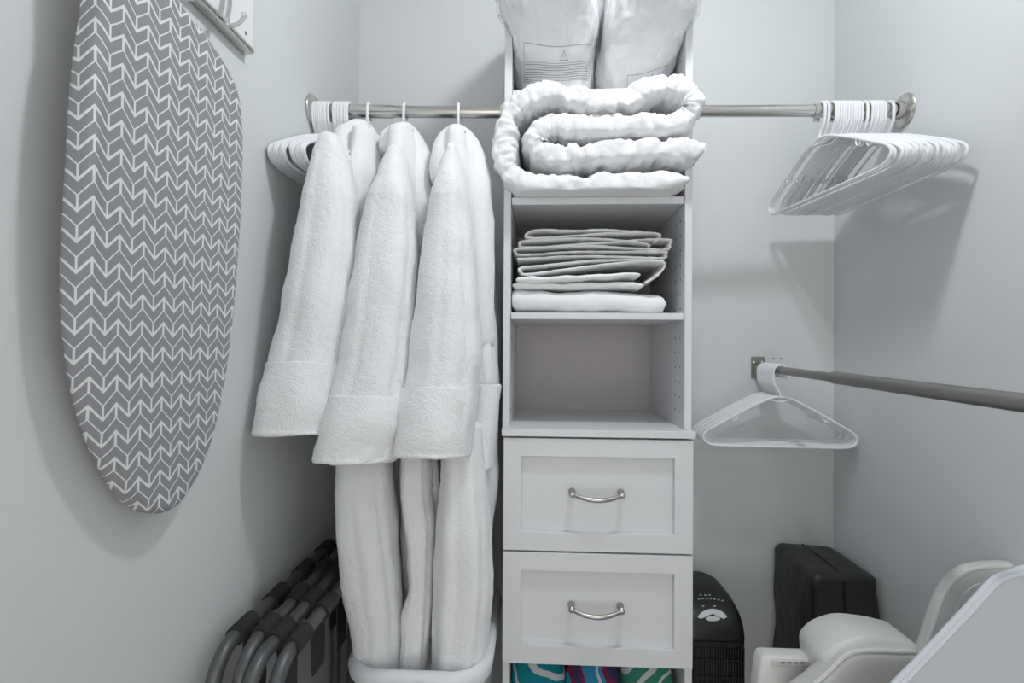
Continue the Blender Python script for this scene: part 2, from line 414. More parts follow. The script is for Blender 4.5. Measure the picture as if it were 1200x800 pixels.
# ------------------------------------------------------------------ lower rod with bracket
lr0 = P(889, 430.5, YB-0.006)
q = PX(1200, 472, lr0.x)
dirv = (q - lr0).normalized()
lr = empty('closet_rod', lr0, 'dark satin metal low closet rod running along the bare side wall', 'closet rod')
MB().box(lr0.x-0.019, YB-0.003, lr0.z-0.03, lr0.x+0.019, YB, lr0.z+0.03).build('bracket_plate', M['nickel_dull'], lr, bevel=0.002)
bpz = P(885.5, 424, YB)
MB().box(lr0.x-0.013, YB-0.028, lr0.z-0.016, lr0.x-0.010, YB-0.003, lr0.z+0.006).box(lr0.x+0.010, YB-0.028, lr0.z-0.016, lr0.x+0.013, YB-0.003, lr0.z+0.006).box(lr0.x-0.013, YB-0.028, lr0.z-0.018, lr0.x+0.013, YB-0.003, lr0.z-0.0145).build('bracket_cup', M['nickel_dull'], lr, bevel=0.0008)
for s in (-1, 1):
    MB().lathe((lr0.x+s*0.0105, YB-0.003, lr0.z+0.0145), (0, -1, 0), [(0, 0.004), (0.0015, 0.0036), (0.0025, 0.0015), (0.0025, 0)], 12).build('screw', M['chrome'], lr)
Lr = (YF+0.006 - lr0.y) / dirv.y
MB().lathe(lr0, dirv, [(0.004, 0.0), (0.004, 0.0098), (0.45, 0.0098)], 24).build('inner_tube', M['nickel_dull'], lr)
MB().lathe(lr0, dirv, [(0.375, 0.0099), (0.377, 0.0125), (0.395, 0.0128), (0.40, 0.0125), (Lr-0.003, 0.0125)], 24).build('outer_tube', M['nickel_dull'], lr)
e = lr0 + dirv*Lr
MB().box(e.x-0.019, YF+0.0005, e.z-0.03, e.x+0.019, YF+0.006, e.z+0.03).build('bracket_plate', M['nickel_dull'], lr, bevel=0.002)

# ------------------------------------------------------------------ hangers
def hanger_mesh():
    mb = MB(); r = 0.0031
    # hook: from the neck up, over the rod and down behind it
    hk = [(0, 0.0, -0.062), (0, 0.001, -0.052), (0, 0.009, -0.040), (0, 0.0165, -0.026), (0, 0.0175, -0.008)]
    for a in range(0, 181, 20):
        hk.append((0, 0.0178*math.cos(R(a)), 0.0178*math.sin(R(a)) - 0.000))
    hk += [(0, -0.0178, -0.010), (0, -0.0165, -0.016)]
    mb.tube(catmull(hk, 34), r, 8)
    W = 0.190
    body = [(0, 0, -0.062), (0, 0.03, -0.068), (0, 0.09, -0.098), (0, 0.15, -0.132), (0, W-0.012, -0.149), (0, W, -0.163), (0, W-0.006, -0.178), (0, W-0.03, -0.186),
            (0, 0.09, -0.187), (0, 0, -0.187)]
    full = body + [(0, -p[1], p[2]) for p in reversed(body[1:-1])]
    n = len(full); pts = []
    for i in range(n):
        p0, p1, p2, p3 = (Vector(full[(i+k) % n]) for k in (-1, 0, 1, 2))
        for j in range(4):
            u = j/4
            pts.append(0.5*((2*p1)+(p2-p0)*u+(2*p0-5*p1+4*p2-p3)*u*u+(3*p1-p0-3*p2+p3)*u**3))
    mb.tube(pts, r, 8, loop=True)
    for s in (-1, 1):   # small accessory hooks under the shoulders
        mb.tube([(0, s*0.105, -0.106), (0, s*0.106, -0.118), (0, s*0.110, -0.123), (0, s*0.116, -0.122), (0, s*0.118, -0.115)], 0.0018, 6)
    mb.tube([(0, -0.026, -0.0685), (0, 0, -0.074), (0, 0.026, -0.0685)], 0.0022, 6)
    me = mb.build('clothes_hanger', M['hanger'])
    return me
h_proto = hanger_mesh()
used = [False]
def hanger(loc, rotz, tilt, label, group, lift, wide=1.0):
    if used[0]:
        o = h_proto.copy(); COL.objects.link(o)
    else:
        o = h_proto; used[0] = True
    o.rotation_euler = (tilt, 0, rotz)
    o.location = (loc[0], loc[1], loc[2] - lift); o.scale = (1, wide, 1)
    return tag(o, label, 'hanger', group)
def rodpt(a, b, px):
    """point on a rod seen at pixel column px"""
    lo, hi = 0.0, 1.0
    r = ray(px, 130); tgt = r.x/r.y
    best = min((i/400 for i in range(401)), key=lambda t: abs(along(a, b, t).x/along(a, b, t).y - tgt))
    return along(a, b, best)
LIFT = 0.0178 - 0.0031 - ROD_R*1.06 + 0.0
LIFT = max(LIFT, 0.0)
gl = 'white plastic hanger in the empty bunch on the rod beside the bathrobes'
left_px = [370.5 + 2.45*i for i in range(7)] + [388.5] + [394.6 + 2.65*i for i in range(7)]
for i, px in enumerate(left_px):
    p = rodpt(rodL1, rodL0, px)
    rot = R(0.5 + 0.35*i) if i < 7 else R(4.0 if i == 7 else 5.0 + 0.55*(i-8))
    hanger(p, R(180) - rot*0.35 + R(random.uniform(-0.5, 0.5)), R(random.uniform(-0.8, 0.8)), gl, 'empty hangers beside the robes', LIFT, 1.12)
gr = 'white plastic hanger in the crowded row on the rod next to the duvet'
right_px = [960.5, 965.0] + [973.2 + 3.05*i for i in range(11)] + [1010.2] + [1016.0 + 2.9*i for i in range(6)] + [1040.2]
for i, px in enumerate(right_px):
    p = rodpt(rodR0, rodR1, px)
    t = i/20
    rot = R(5.5 - 3.5*t)
    hanger(p, R(180) + rot + R(random.uniform(-0.5, 0.5)), R(random.uniform(-1.0, 1.0)), gr, 'empty hangers beside the duvet', LIFT, 1.12)
gs = 'white plastic hanger in the nested stack on the low dark rod'
for i in range(10):
    dpt = 1.385 + 0.0105*i
    t = (dpt - lr0.y)/dirv.y
    p = lr0 + dirv*t
    hanger((p.x, p.y, p.z), R(90 + random.uniform(-0.6, 0.6)), R(random.uniform(-0.4, 0.4)), gs, 'nested hangers on the low rod', 0.0178-0.0031-0.0098)
RH = []
for px, lab in ((433, 'white hanger holding the bathrobe nearest the ironing board'), (475, 'white hanger holding the middle one of the three bathrobes'), (538, 'white hanger holding the bathrobe next to the shelf tower')):
    p = rodpt(rodL1, rodL0, px); RH.append(p)
    hanger(p, R(180), 0.0, lab, None, LIFT, 0.8)

# ------------------------------------------------------------------ bathrobes
def sleeve(rows, dk, name, parent, m, seed, N=110, rowsN=190, fold=0.010, e=0.9, seam=None):
    """rows: (py, left px, right px); dk: (py, centre depth, half depth)"""
    mb = MB(); y0, y1 = rows[0][0], rows[-1][0]; rings = []
    for a in range(rowsN):
        py = y0 + (y1-y0)*a/(rowsN-1)
        lx, rx = interp(rows, py); d, b = interp(dk, py)
        pl, pr = P(lx, py, d), P(rx, py, d)
        c = (pl+pr)/2; hw = (pr.x-pl.x)/2
        ring = []
        t01 = a/(rowsN-1)
        end = 1.0
        for (ex, ey) in supell(hw, b, e, N):
            ang = math.atan2(ey/b, ex/hw)
            f = 1 + fold*8*nz(math.cos(ang)*1.3, math.sin(ang)*1.3, c.z*1.6, 1.0, seed) * min(1, t01*3+0.2)
            f += 0.35*fold*math.sin(ang*7 + seed*2 + 3*nz(0, 0, c.z, 3, seed))*min(1, t01*2)
            f -= 0.075*math.exp(-((ang+0.80+0.35*nz(0, 0, c.z*2.2, 1, seed+1))/0.16)**2)*min(1, t01*2.5) + 0.045*math.exp(-((ang+1.75+0.4*nz(0, 1, c.z*2.5, 1, seed+6))/0.14)**2)*min(1, t01*2)
            if seam:
                q_ = (py - (seam + 14*math.sin(ang*0.5+0.8)**2))/5.0
                f *= 0.955 + 0.045/(1+math.exp(-max(-30, min(30, q_*3))))
            ring.append((c.x + ex*f, c.y + ey*f, c.z - ey*0.12))
        rings.append(ring)
    # round off the top, hem at the bottom turned inward
    c0 = sum((Vector(p) for p in rings[0]), Vector())/N
    top = [[tuple(c0 + (Vector(p)-c0)*k + Vector((0, 0, h))) for p in rings[0]] for k, h in ((0.35, 0.016), (0.7, 0.011), (0.9, 0.005))]
    c1 = sum((Vector(p) for p in rings[-1]), Vector())/N
    bot = [[tuple(c1 + (Vector(p)-c1)*k + Vector((0, 0, h))) for p in rings[-1]] for k, h in ((0.98, -0.004), (0.92, -0.005), (0.86, 0.0), (0.83, 0.03), (0.80, 0.07))]
    mb.rings(top + rings + bot)
    o = mb.build(name, m, parent, angle=180)
    displace(o, 0.0036, 20, seed, 0.0010, 130, stretch=(1, 1, 0.7))
    return o
def cuff(rows, dk, parent, seed, N=110):
    mb = MB(); y0, y1 = rows[0][0], rows[-1][0]; rings = []
    n = 50
    for a in range(n):
        py = y0 + (y1-y0)*a/(n-1)
        lx, rx = interp(rows, py); d, b = interp(dk, py)
        pl, pr = P(lx, py, d), P(rx, py, d); c = (pl+pr)/2; hw = (pr.x-pl.x)/2
        t = a/(n-1); puff = 1.0 + 0.03*math.sin(math.pi*t)
        ring = []
        for (ex, ey) in supell(hw*puff, b*puff, 0.9, N):
            ang = math.atan2(ey, ex)
            f = 1 + 0.05*nz(math.cos(ang)*1.5, math.sin(ang)*1.5, c.z*6, 1, seed)
            ring.append((c.x+ex*f, c.y+ey*f, c.z-ey*0.12))
        rings.append(ring)
    def shr(r, k, h):
        c = sum((Vector(p) for p in r), Vector())/N
        return [tuple(c+(Vector(p)-c)*k+Vector((0, 0, h))) for p in r]
    rr = [shr(rings[0], 0.90, -0.004), shr(rings[0], 0.96, 0.002)] + rings + [shr(rings[-1], 1.02, -0.003), shr(rings[-1], 1.015, -0.007), shr(rings[-1], 0.97, -0.009), shr(rings[-1], 0.92, -0.006), shr(rings[-1], 0.88, 0.02), shr(rings[-1], 0.85, 0.06)]
    mb.rings(rr, cap=False)
    o = mb.build('cuff', M['terry_trim'], parent, angle=180)
    displace(o, 0.0050, 18, seed+3, 0.0010, 130)
    return o
def robe_body(keys, parent, seed, z1, z0, N=96, rowsN=80):
    """keys by z descending as t=z1-z: (t, xc, half x, y front, y back)"""
    mb = MB(); rings = []
    for a in range(rowsN):
        z = z1 + (z0-z1)*a/(rowsN-1)
        xc, hx, yf, yb = interp(keys, z1 - z)
        yc, hy = (yf+yb)/2, (yb-yf)/2; ring = []
        t = a/(rowsN-1)
        for (ex, ey) in supell(hx, hy, 0.75, N):
            v = ey/hy
            # long vertical folds along the flanks
            w = math.sin(v*9 + seed*1.7 + 1.2*math.sin(z*2.1+seed)) * 0.011 + math.sin(v*17 + seed + z*1.2) * 0.006
            w += 0.020*nz(v*1.1, seed, z*0.9, 1.0, seed)
            w *= min(1.0, 0.25 + t*2.2)
            ring.append((xc + ex + math.copysign(1, ex)*w*(abs(ex)/hx), yc + ey + 0.02*nz(ex*20, z*2, 0, 1, seed)*min(1, t*2), z))
        rings.append(ring)
    c0 = Vector((sum(p[0] for p in rings[0])/N, sum(p[1] for p in rings[0])/N, z1))
    top = [[tuple(c0+(Vector(p)-c0)*k+Vector((0, 0, h))) for p in rings[0]] for k, h in ((0.5, 0.012), (0.85, 0.007))]
    c1 = Vector((sum(p[0] for p in rings[-1])/N, sum(p[1] for p in rings[-1])/N, z0))
    bot = [[tuple(c1+(Vector(p)-c1)*k+Vector((0, 0, h))) for p in rings[-1]] for k, h in ((0.97, -0.006), (0.88, -0.006), (0.8, 0.01))]
    mb.rings(top+rings+bot)
    o = mb.build('body', M['terry'], parent, angle=180)
    displace(o, 0.004, 16, seed, 0.0012, 75)
    return o
def collar(path, rad, parent, seed, flat=1.0):
    pts = catmull([P(*p) for p in path], 40)
    n = len(pts); rr = [interp([(i/(len(rad)-1), r) for i, r in enumerate(rad)], k/(n-1))[0] for k in range(n)]
    mb = MB(); N = 28; rings = []
    for a in range(n):
        t = (pts[min(a+1, n-1)]-pts[max(a-1, 0)]).normalized()
        w = Vector((0, 1, 0)); w = (w - t*w.dot(t)).normalized(); u = t.cross(w)
        rings.append([pts[a] + u*math.cos(2*math.pi*k/N)*rr[a] + w*math.sin(2*math.pi*k/N)*rr[a]*flat for k in range(N)])
    mb.rings(rings)
    o = mb.build('collar', M['terry'], parent, angle=180)
    displace(o, 0.006, 18, seed, 0.0012, 80)
    return o
def z_of(py, d, px): return P(px, py, d).z

robe_specs = [
  dict(label='white terry bathrobe hanging nearest the ironing board', x=RH[0].x,
    sleeve=[(171,377,403),(185,368,411),(240,357,417),(300,345,418),(360,334,412),(430,320,402),(470,313,396),(505,309,392)],
    sd=[(164,1.045,0.045),(240,1.025,0.06),(360,1.00,0.068),(505,0.985,0.075)],
    cuff=[(428,318.5,403),(470,312,397),(503,307,392)],
    body=[(0,-0.372,0.030,1.08,1.36),(0.10,-0.368,0.040,1.055,1.40),(0.45,-0.356,0.042,1.05,1.41),(0.75,-0.340,0.042,1.05,1.41),(1.05,-0.325,0.042,1.05,1.37),(1.35,-0.312,0.036,1.06,1.34)],
    collar=[(399,215,1.09),(402,178,1.11),(411,161,1.14),(424,158,1.17),(433,170,1.17),(437,205,1.15),(436,280,1.13),(434,380,1.12)],
    rad=[0.022,0.026,0.026,0.026,0.028,0.030,0.026,0.020]),
  dict(label='white terry bathrobe in the middle of the three', x=RH[1].x,
    sleeve=[(186,456,476),(204,446,481),(240,431,486),(300,419,489),(360,409,487),(420,400,482),(475,389,474),(535,376,464)],
    sd=[(178,1.06,0.045),(240,1.035,0.06),(360,1.01,0.07),(535,0.985,0.078)],
    cuff=[(466,390.5,476),(500,382,471),(534,373.5,463)],
    body=[(0,-0.295,0.028,1.08,1.36),(0.10,-0.288,0.036,1.06,1.40),(0.45,-0.268,0.036,1.06,1.41),(0.75,-0.250,0.034,1.06,1.41),(1.05,-0.240,0.032,1.07,1.37),(1.35,-0.236,0.030,1.08,1.34)],
    collar=[(453,178,1.12),(456,164,1.13),(466,158,1.15),(478,160,1.17),(487,178,1.17),(491,215,1.15),(494,300,1.13),(492,400,1.12)],
    rad=[0.016,0.022,0.024,0.025,0.027,0.030,0.028,0.022]),
  dict(label='white terry bathrobe hanging next to the shelf tower, its second cuff showing', x=RH[2].x,
    sleeve=[(182,523,540),(200,514,545),(240,505,551),(300,496,556),(360,489,562),(420,481,566),(470,474,560),(530,466,552)],
    sd=[(172,1.07,0.045),(240,1.045,0.06),(360,1.02,0.07),(530,0.995,0.078)],
    cuff=[(456,472.5,558),(490,469,554),(528,464,551)],
    body=[(0,-0.175,0.026,1.09,1.36),(0.10,-0.172,0.045,1.08,1.40),(0.45,-0.152,0.054,1.07,1.42),(0.72,-0.150,0.052,1.07,1.42),(0.92,-0.166,0.050,1.08,1.36),(1.35,-0.172,0.044,1.09,1.32)],
    collar=[(515,215,1.12),(517,184,1.13),(527,166,1.15),(540,161,1.17),(551,178,1.17),(558,215,1.15),(563,300,1.13),(564,410,1.12)],
    rad=[0.018,0.022,0.024,0.025,0.028,0.030,0.030,0.024]),
]
robes = []
for i, s in enumerate(robe_specs):
    rb = empty('bathrobe', (s['x'], 1.21, 0.52), s['label'], 'bathrobe')
    robes.append(rb)
    zt = rz - 0.078
    robe_body(s['body'], rb, i*3+1, zt, 0.51)
    sleeve(s['sleeve'], s['sd'], 'sleeve', rb, M['terry'], i*5+2, seam=(None, 222, 212)[i])
    c0 = s['cuff'][0][0]
    dk = [(py, d, b*1.06) for py, d, b in s['sd']]
    cuff(s['cuff'], dk, rb, i+11)
    collar(s['collar'], s['rad'], rb, i+21, 1.3)
# the far sleeve of the last robe, its cuff folded back
sl = sleeve([(330,556,572),(380,555,577),(440,555,582),(500,556,583),(540,560,578)], [(330,1.15,0.03),(440,1.12,0.04),(540,1.11,0.035)], 'sleeve', robes[2], M['terry'], 31, rowsN=40)
cuff([(452,553,587),(490,553,584),(543,559,577)], [(452,1.115,0.046),(543,1.105,0.040)], robes[2], 37)
# loose front panels of the skirts, folded against one another above the basket
def panel(rows, dk, rb, seed):
    return sleeve(rows, dk, 'front_panel', rb, M['terry'], seed, N=110, rowsN=150, fold=0.020, e=0.8)
panel([(500,398,452),(560,396,460),(620,397,466),(680,402,470),(730,414,473),(800,420,470)], [(500,1.09,0.055),(620,1.07,0.06),(770,1.07,0.05)], robes[0], 41)
panel([(500,470,500),(560,474,506),(620,480,510),(680,484,508),(720,474,505),(800,470,498)], [(500,1.10,0.045),(620,1.085,0.05),(770,1.075,0.045)], robes[1], 45)
panel([(500,520,566),(560,518,571),(620,513,576),(680,510,579),(730,508,575),(800,506,568)], [(500,1.08,0.055),(620,1.065,0.06),(770,1.065,0.05)], robes[2], 49)

# ------------------------------------------------------------------ laundry basket
bz = 0.690
bask = empty('laundry_basket', (-0.235, 1.17, 0), 'white plastic laundry basket catching the hems of the robes', 'laundry basket')
bx0, bx1, by0, by1 = -0.366, -0.086, 0.985, 1.385
def rrect(x0, x1, y0, y1, r, z, n=8):
    out = []
    for cx, cy, a0 in ((x1-r, y1-r, 0), (x0+r, y1-r, 90), (x0+r, y0+r, 180), (x1-r, y0+r, 270)):
        for k in range(n+1):
            a = R(a0 + 90*k/n); out.append((cx+r*math.cos(a), cy+r*math.sin(a), z))
    return out
def bring(off, z, r=0.075): return rrect(bx0+off, bx1-off, by0+off, by1-off, r-off if off < 0.06 else 0.03, z)
MB().rings([bring(0.012, bz-0.028), bring(0.0, bz-0.026), bring(-0.003, bz-0.010), bring(0.001, bz+0.001), bring(0.009, bz+0.005), bring(0.017, bz+0.002), bring(0.020, bz-0.006), bring(0.022, bz-0.030)], cap=False).build('rim', M['basket'], bask, angle=60)
# body: solid lower wall with slots cut by building ribs between two bands
MB().rings([bring(0.014, bz-0.028), bring(0.016, bz-0.062), bring(0.020, bz-0.062), bring(0.020, bz-0.028)], cap=False).build('band', M['basket'], bask, angle=40)
MB().rings([bring(0.034, 0.12), bring(0.040, 0.004), bring(0.044, 0.004), bring(0.038, 0.12)], cap=False).build('band', M['basket'], bask, angle=40)
MB().rings([bring(0.044, 0.004), bring(0.044, 0.010)], cap=True).build('bottom', M['basket'], bask)
ring_t, ring_b = bring(0.0165, bz-0.06), bring(0.0345, 0.12)
nrr = len(ring_t)
rib_n = 44
def loop_pt(ring, t):
    # arclength parameter on closed ring
    pts = [Vector(p) for p in ring]; ls = [(pts[(i+1) % len(pts)]-pts[i]).length for i in range(len(pts))]
    tot = sum(ls); s = (t % 1.0)*tot
    for i, l in enumerate(ls):
        if s <= l: return pts[i].lerp(pts[(i+1) % len(pts)], s/max(l, 1e-9))
        s -= l
    return pts[0]
rb_ = MB()
for k in range(rib_n):
    t0, t1 = (k-0.27)/rib_n, (k+0.27)/rib_n
    cx = Vector(((bx0+bx1)/2, (by0+by1)/2, 0))
    rings = []
    for ring in (ring_t, ring_b):
        a, b = loop_pt(ring, t0), loop_pt(ring, t1)
        ia = a + (Vector((cx.x, cx.y, a.z))-a).normalized()*0.004; ib = b + (Vector((cx.x, cx.y, b.z))-b).normalized()*0.004
        rings.append([a, b, ib, ia])
    rb_.rings(rings)
rb_.build('ribs', M['basket'], bask, smooth=False)

# ------------------------------------------------------------------ ironing board on its wall rack
XB = XL + 0.052          # cover face plane
board = empty('ironing_board', (XB, 0.70, 1.70), 'ironing board in a grey and white chevron cover hanging on the wall', 'ironing board')
outl = [(121,5),(113,60),(106,150),(101,240),(97.5,330),(99,385),(107,450),(124,515),(148,567),(168,593),(190,602),(212,592),(232,563),(250,520),(263,465),(272,410),(279,340),(285,260),(287.5,190),(286,135),(280,103),(265,72),(240,35),(215,2)]
BGAP = lambda z: 0.037 + 0.027*max(0.0, min(1.0, (z-(CAM_Z-0.21))/0.40))     # the nose hangs closer to the wall than the wide end
pts2 = [PX(px, py, XB) for px, py in outl]
pts2 = [PX(px, py, XL+BGAP(p.z)) for (px, py), p in zip(outl, pts2)]
pts2 = [PX(px, py, XL+BGAP(p.z)) for (px, py), p in zip(outl, pts2)]
# the wide square end goes on above the frame
near = pts2[0]
loop = pts2
endp = pts2[-1]
loop = loop + [Vector((XB, 0.655, CAM_Z+0.472)), Vector((XB, 0.60, CAM_Z+0.470)), Vector((XB, 0.56, CAM_Z+0.452)), Vector((XB, 0.54, CAM_Z+0.42))]
# dense resample of closed loop
n = len(loop); dense = []
for i in range(n):
    p0, p1, p2, p3 = (loop[(i+k) % n] for k in (-1, 0, 1, 2))
    for j in range(5):
        u = j/5
        dense.append(0.5*((2*p1)+(p2-p0)*u+(2*p0-5*p1+4*p2-p3)*u*u+(3*p1-p0-3*p2+p3)*u**3))
cen = Vector((XB, 0.70, 1.50))
def off(loopv, k, dx):
    m = len(loopv); out = []
    for i in range(m):
        t = (loopv[(i+1) % m]-loopv[i-1]); nrm = Vector((0, t.z, -t.y)).normalized()
        if nrm.dot(cen-loopv[i]) < 0: nrm = -nrm
        p = loopv[i] + nrm*k; out.append(Vector((XL+BGAP(p.z)+dx, p.y, p.z)))
    return out
rg = [off(dense, 0.030, -0.030), off(dense, 0.012, -0.032), off(dense, 0.004, -0.029), off(dense, 0.001, -0.022), off(dense, 0.0, -0.012), off(dense, 0.0005, -0.0065), off(dense, 0.003, -0.0025), off(dense, 0.007, -0.0005), off(dense, 0.012, 0.0)]
mbc = MB(); mbc.rings(rg, cap=False)
i0 = len(mbc.v) - len(dense); c = len(mbc.v); mbc.f.append(tuple(range(i0, i0+len(dense))))
mbc.f.append(tuple(range(0, len(dense))))
mbc.v = [tuple(Vector(v) - Vector((XB, 0.70, 1.70))) for v in mbc.v]
cov = mbc.build('padded_cover', M['chevron'], None, angle=50); cov.parent = board
# steel deck and folded legs behind the cover
dk_ = off(dense, 0.016, -0.030); dk2 = off(dense, 0.016, -0.033)
mbd = MB(); mbd.rings([[tuple(p) for p in dk_], [tuple(p) for p in dk2]], cap=False); L_ = len(dense)
mbd.f.append(tuple(range(L_))); mbd.f.append(tuple(range(L_, 2*L_)))
mbd.build('deck', M['nickel_dull'], board, smooth=False)

# ------------------------------------------------------------------ coat rack with rail and hook
XP = XL
rc = empty('coat_rack', (XL+0.008, 0.75, 1.87), 'white wall-mounted rack board with a steel rail and a chrome coat hook', 'coat rack')
pA = PX(297, 62, XL+0.015); 
zr = pA.z
MB().box(XL+0.0005, 0.30, zr+0.004, XL+0.016, pA.y, zr+0.125).build('board', M['trim'], rc, bevel=0.004, seg=3)
r0, r1 = PX(294, 68, XL+0.02), zr
rl = MB().box(XL+0.0005, 0.33, zr-0.007, XL+0.0195, pA.y-0.006, zr+0.004)
rlo = rl.build('rail', M['nickel'], rc, bevel=0.003, seg=2)
MB().box(XL+0.0190, 0.33, zr-0.0035, XL+0.0200, pA.y-0.0065, zr-0.0020).build('rail_groove', M['slot'], rlo)
hp = PX(266, 8, XL+0.03)
hk_ = MB()
hk_.tube(catmull([PX(268,-22,XL+0.019), PX(268,-6,XL+0.026), PX(267,10,XL+0.032), PX(264.5,24,XL+0.038), PX(269,29.5,XL+0.044), PX(278,28.5,XL+0.052), PX(284.5,22,XL+0.058), PX(286.5,15.5,XL+0.060)], 40), [0.0045]*4+[0.0052]*14+[0.0040]*4+[0.0034]*14+[0.004, 0.0046, 0.0046, 0.003], 14)
hk_.build('hook', M['chrome'], rc)
hb_ = PX(268, -20, XL+0.016)
MB().lathe((XL+0.016, hb_.y, hb_.z), (1, 0, 0), [(0, 0.013), (0.003, 0.013), (0.005, 0.009), (0.006, 0.0)], 20).build('hook_base', M['chrome'], rc)
sc_ = PX(288, 39, XL+0.016)
MB().lathe((XL+0.016, sc_.y, sc_.z), (1, 0, 0), [(0, 0.0035), (0.001, 0.003), (0.0012, 0.0)], 12).build('screw', M['nickel_dull'], rc)
# plastic clip of the ironing board gripping the rail
cp = PX(231, 2, XL+0.03)
MB().tube([(XL+0.008, cp.y-0.018, zr+0.022), (XL+0.024, cp.y-0.012, zr+0.020), (XL+0.030, cp.y-0.002, zr+0.004), (XL+0.028, cp.y+0.004, zr-0.014), (XL+0.015, cp.y-0.004, zr-0.022), (XL+0.012, cp.y-0.012, zr-0.022)], 0.005, 10).build('hanging_clip', M['trim'], board)

# ------------------------------------------------------------------ folded luggage racks
def lug_rack(bars, label, seed):
    """bars: two (x, z, y_near); folded frames side by side, webbing slung between them"""
    yfar = 1.28
    o = empty('luggage_rack', (sum(b[0] for b in bars)/2, 1.03, 0), label, 'luggage rack', None)
    for (x, z, yn) in bars:
        path = [(x, yn, 0.012), (x, yn, 0.30), (x, yn, z-0.075)]
        for a in range(0, 91, 12): path.append((x, yn+0.062*(1-math.cos(R(a))), z-0.062+0.062*math.sin(R(a))))
        for k in range(1, 8): path.append((x, yn+0.062+(yfar-yn-0.124)*k/8, z))
        for a in range(90, -1, -12): path.append((x, yfar-0.062*(1-math.cos(R(a))), z-0.062+0.062*math.sin(R(a))))
        path += [(x, yfar, 0.30), (x, yfar, 0.012)]
        fr = MB().tube(path, 0.0115, 14).build('frame', M['rack_tube'], o)
        for yy in (yn, yfar):
            MB().lathe((x, yy, 0), (0, 0, 1), [(0, 0.0), (0.0, 0.014), (0.03, 0.014), (0.032, 0.0118)], 14).build('foot_cap', M['black_pipe'], fr)
    (xa, za, ya), (xb, zb, yb) = bars
    for k, t in enumerate((0.17, 0.40, 0.63, 0.86)):
        y = max(ya, yb) + (1.28-max(ya, yb))*t
        w = 0.0235; rt = 0.0138; th = 0.002
        # section of the strap in xz: around bar a, sag, around bar b
        sag = 0.15 + 0.03*math.sin(k*2.1+seed)
        cpts = []
        for a in range(200, -1, -20): cpts.append((xa + rt*math.cos(R(a)), za + rt*math.sin(R(a))))
        gap = xb - xa
        for q_ in range(1, 12):
            u = q_/12
            s_ = (1-(2*u-1)**4)
            cpts.append((xa+rt + (gap-2*rt)*u*1.0, za - sag*s_*(1 if 0 else 1)))
        for a in range(180, -21, -20): cpts.append((xb + rt*math.cos(R(a)), zb + rt*math.sin(R(a))))
        ringA = []
        rings = []
        for i, (x, z) in enumerate(cpts):
            p0 = cpts[max(i-1, 0)]; p1 = cpts[min(i+1, len(cpts)-1)]
            tx, tz = p1[0]-p0[0], p1[1]-p0[1]; l = math.hypot(tx, tz) or 1
            nx, nz_ = -tz/l*th, tx/l*th
            sk = 0.006*math.sin(i*0.35+k)
            rings.append([(x, y-w+sk, z), (x, y+w+sk, z), (x+nx, y+w+sk, z+nz_), (x+nx, y-w+sk, z+nz_)])
        st = MB().rings(rings).build('strap', M['webbing'], o, angle=50)
        # stitched sleeve on each bar
        for (x, z) in ((xa, za), (xb, zb)):
            MB().lathe((x, y-w-0.002, z), (0, 1, 0), [(0, 0.0118), (0, 0.0152), (2*w+0.004, 0.0152), (2*w+0.004, 0.0118)], 18).build('strap_loop', M['webbing'], st)
    return o
zA = 0.832
def bar_at(px, py, z):
    r = ray(px, py); k = (z-CAM_Z)/r.z
    return r.x*k, r.y*k
xa, ya = bar_at(262, 758, zA); xb, yb = bar_at(292, 759, zA); xc, yc = bar_at(300, 771, zA); xd, yd = bar_at(338, 773, zA-0.012)
lug_rack([(max(xa, XL+0.02), zA, ya-0.03), (xb, zA, yb-0.03)], 'folded grey tube luggage rack with black straps leaning by the wall', 1)
lug_rack([(max(xc, xb+0.026), zA-0.004, yc-0.03), (xd-0.010, zA-0.012, yd-0.03)], 'folded grey tube luggage rack with black straps beside the laundry basket', 2)

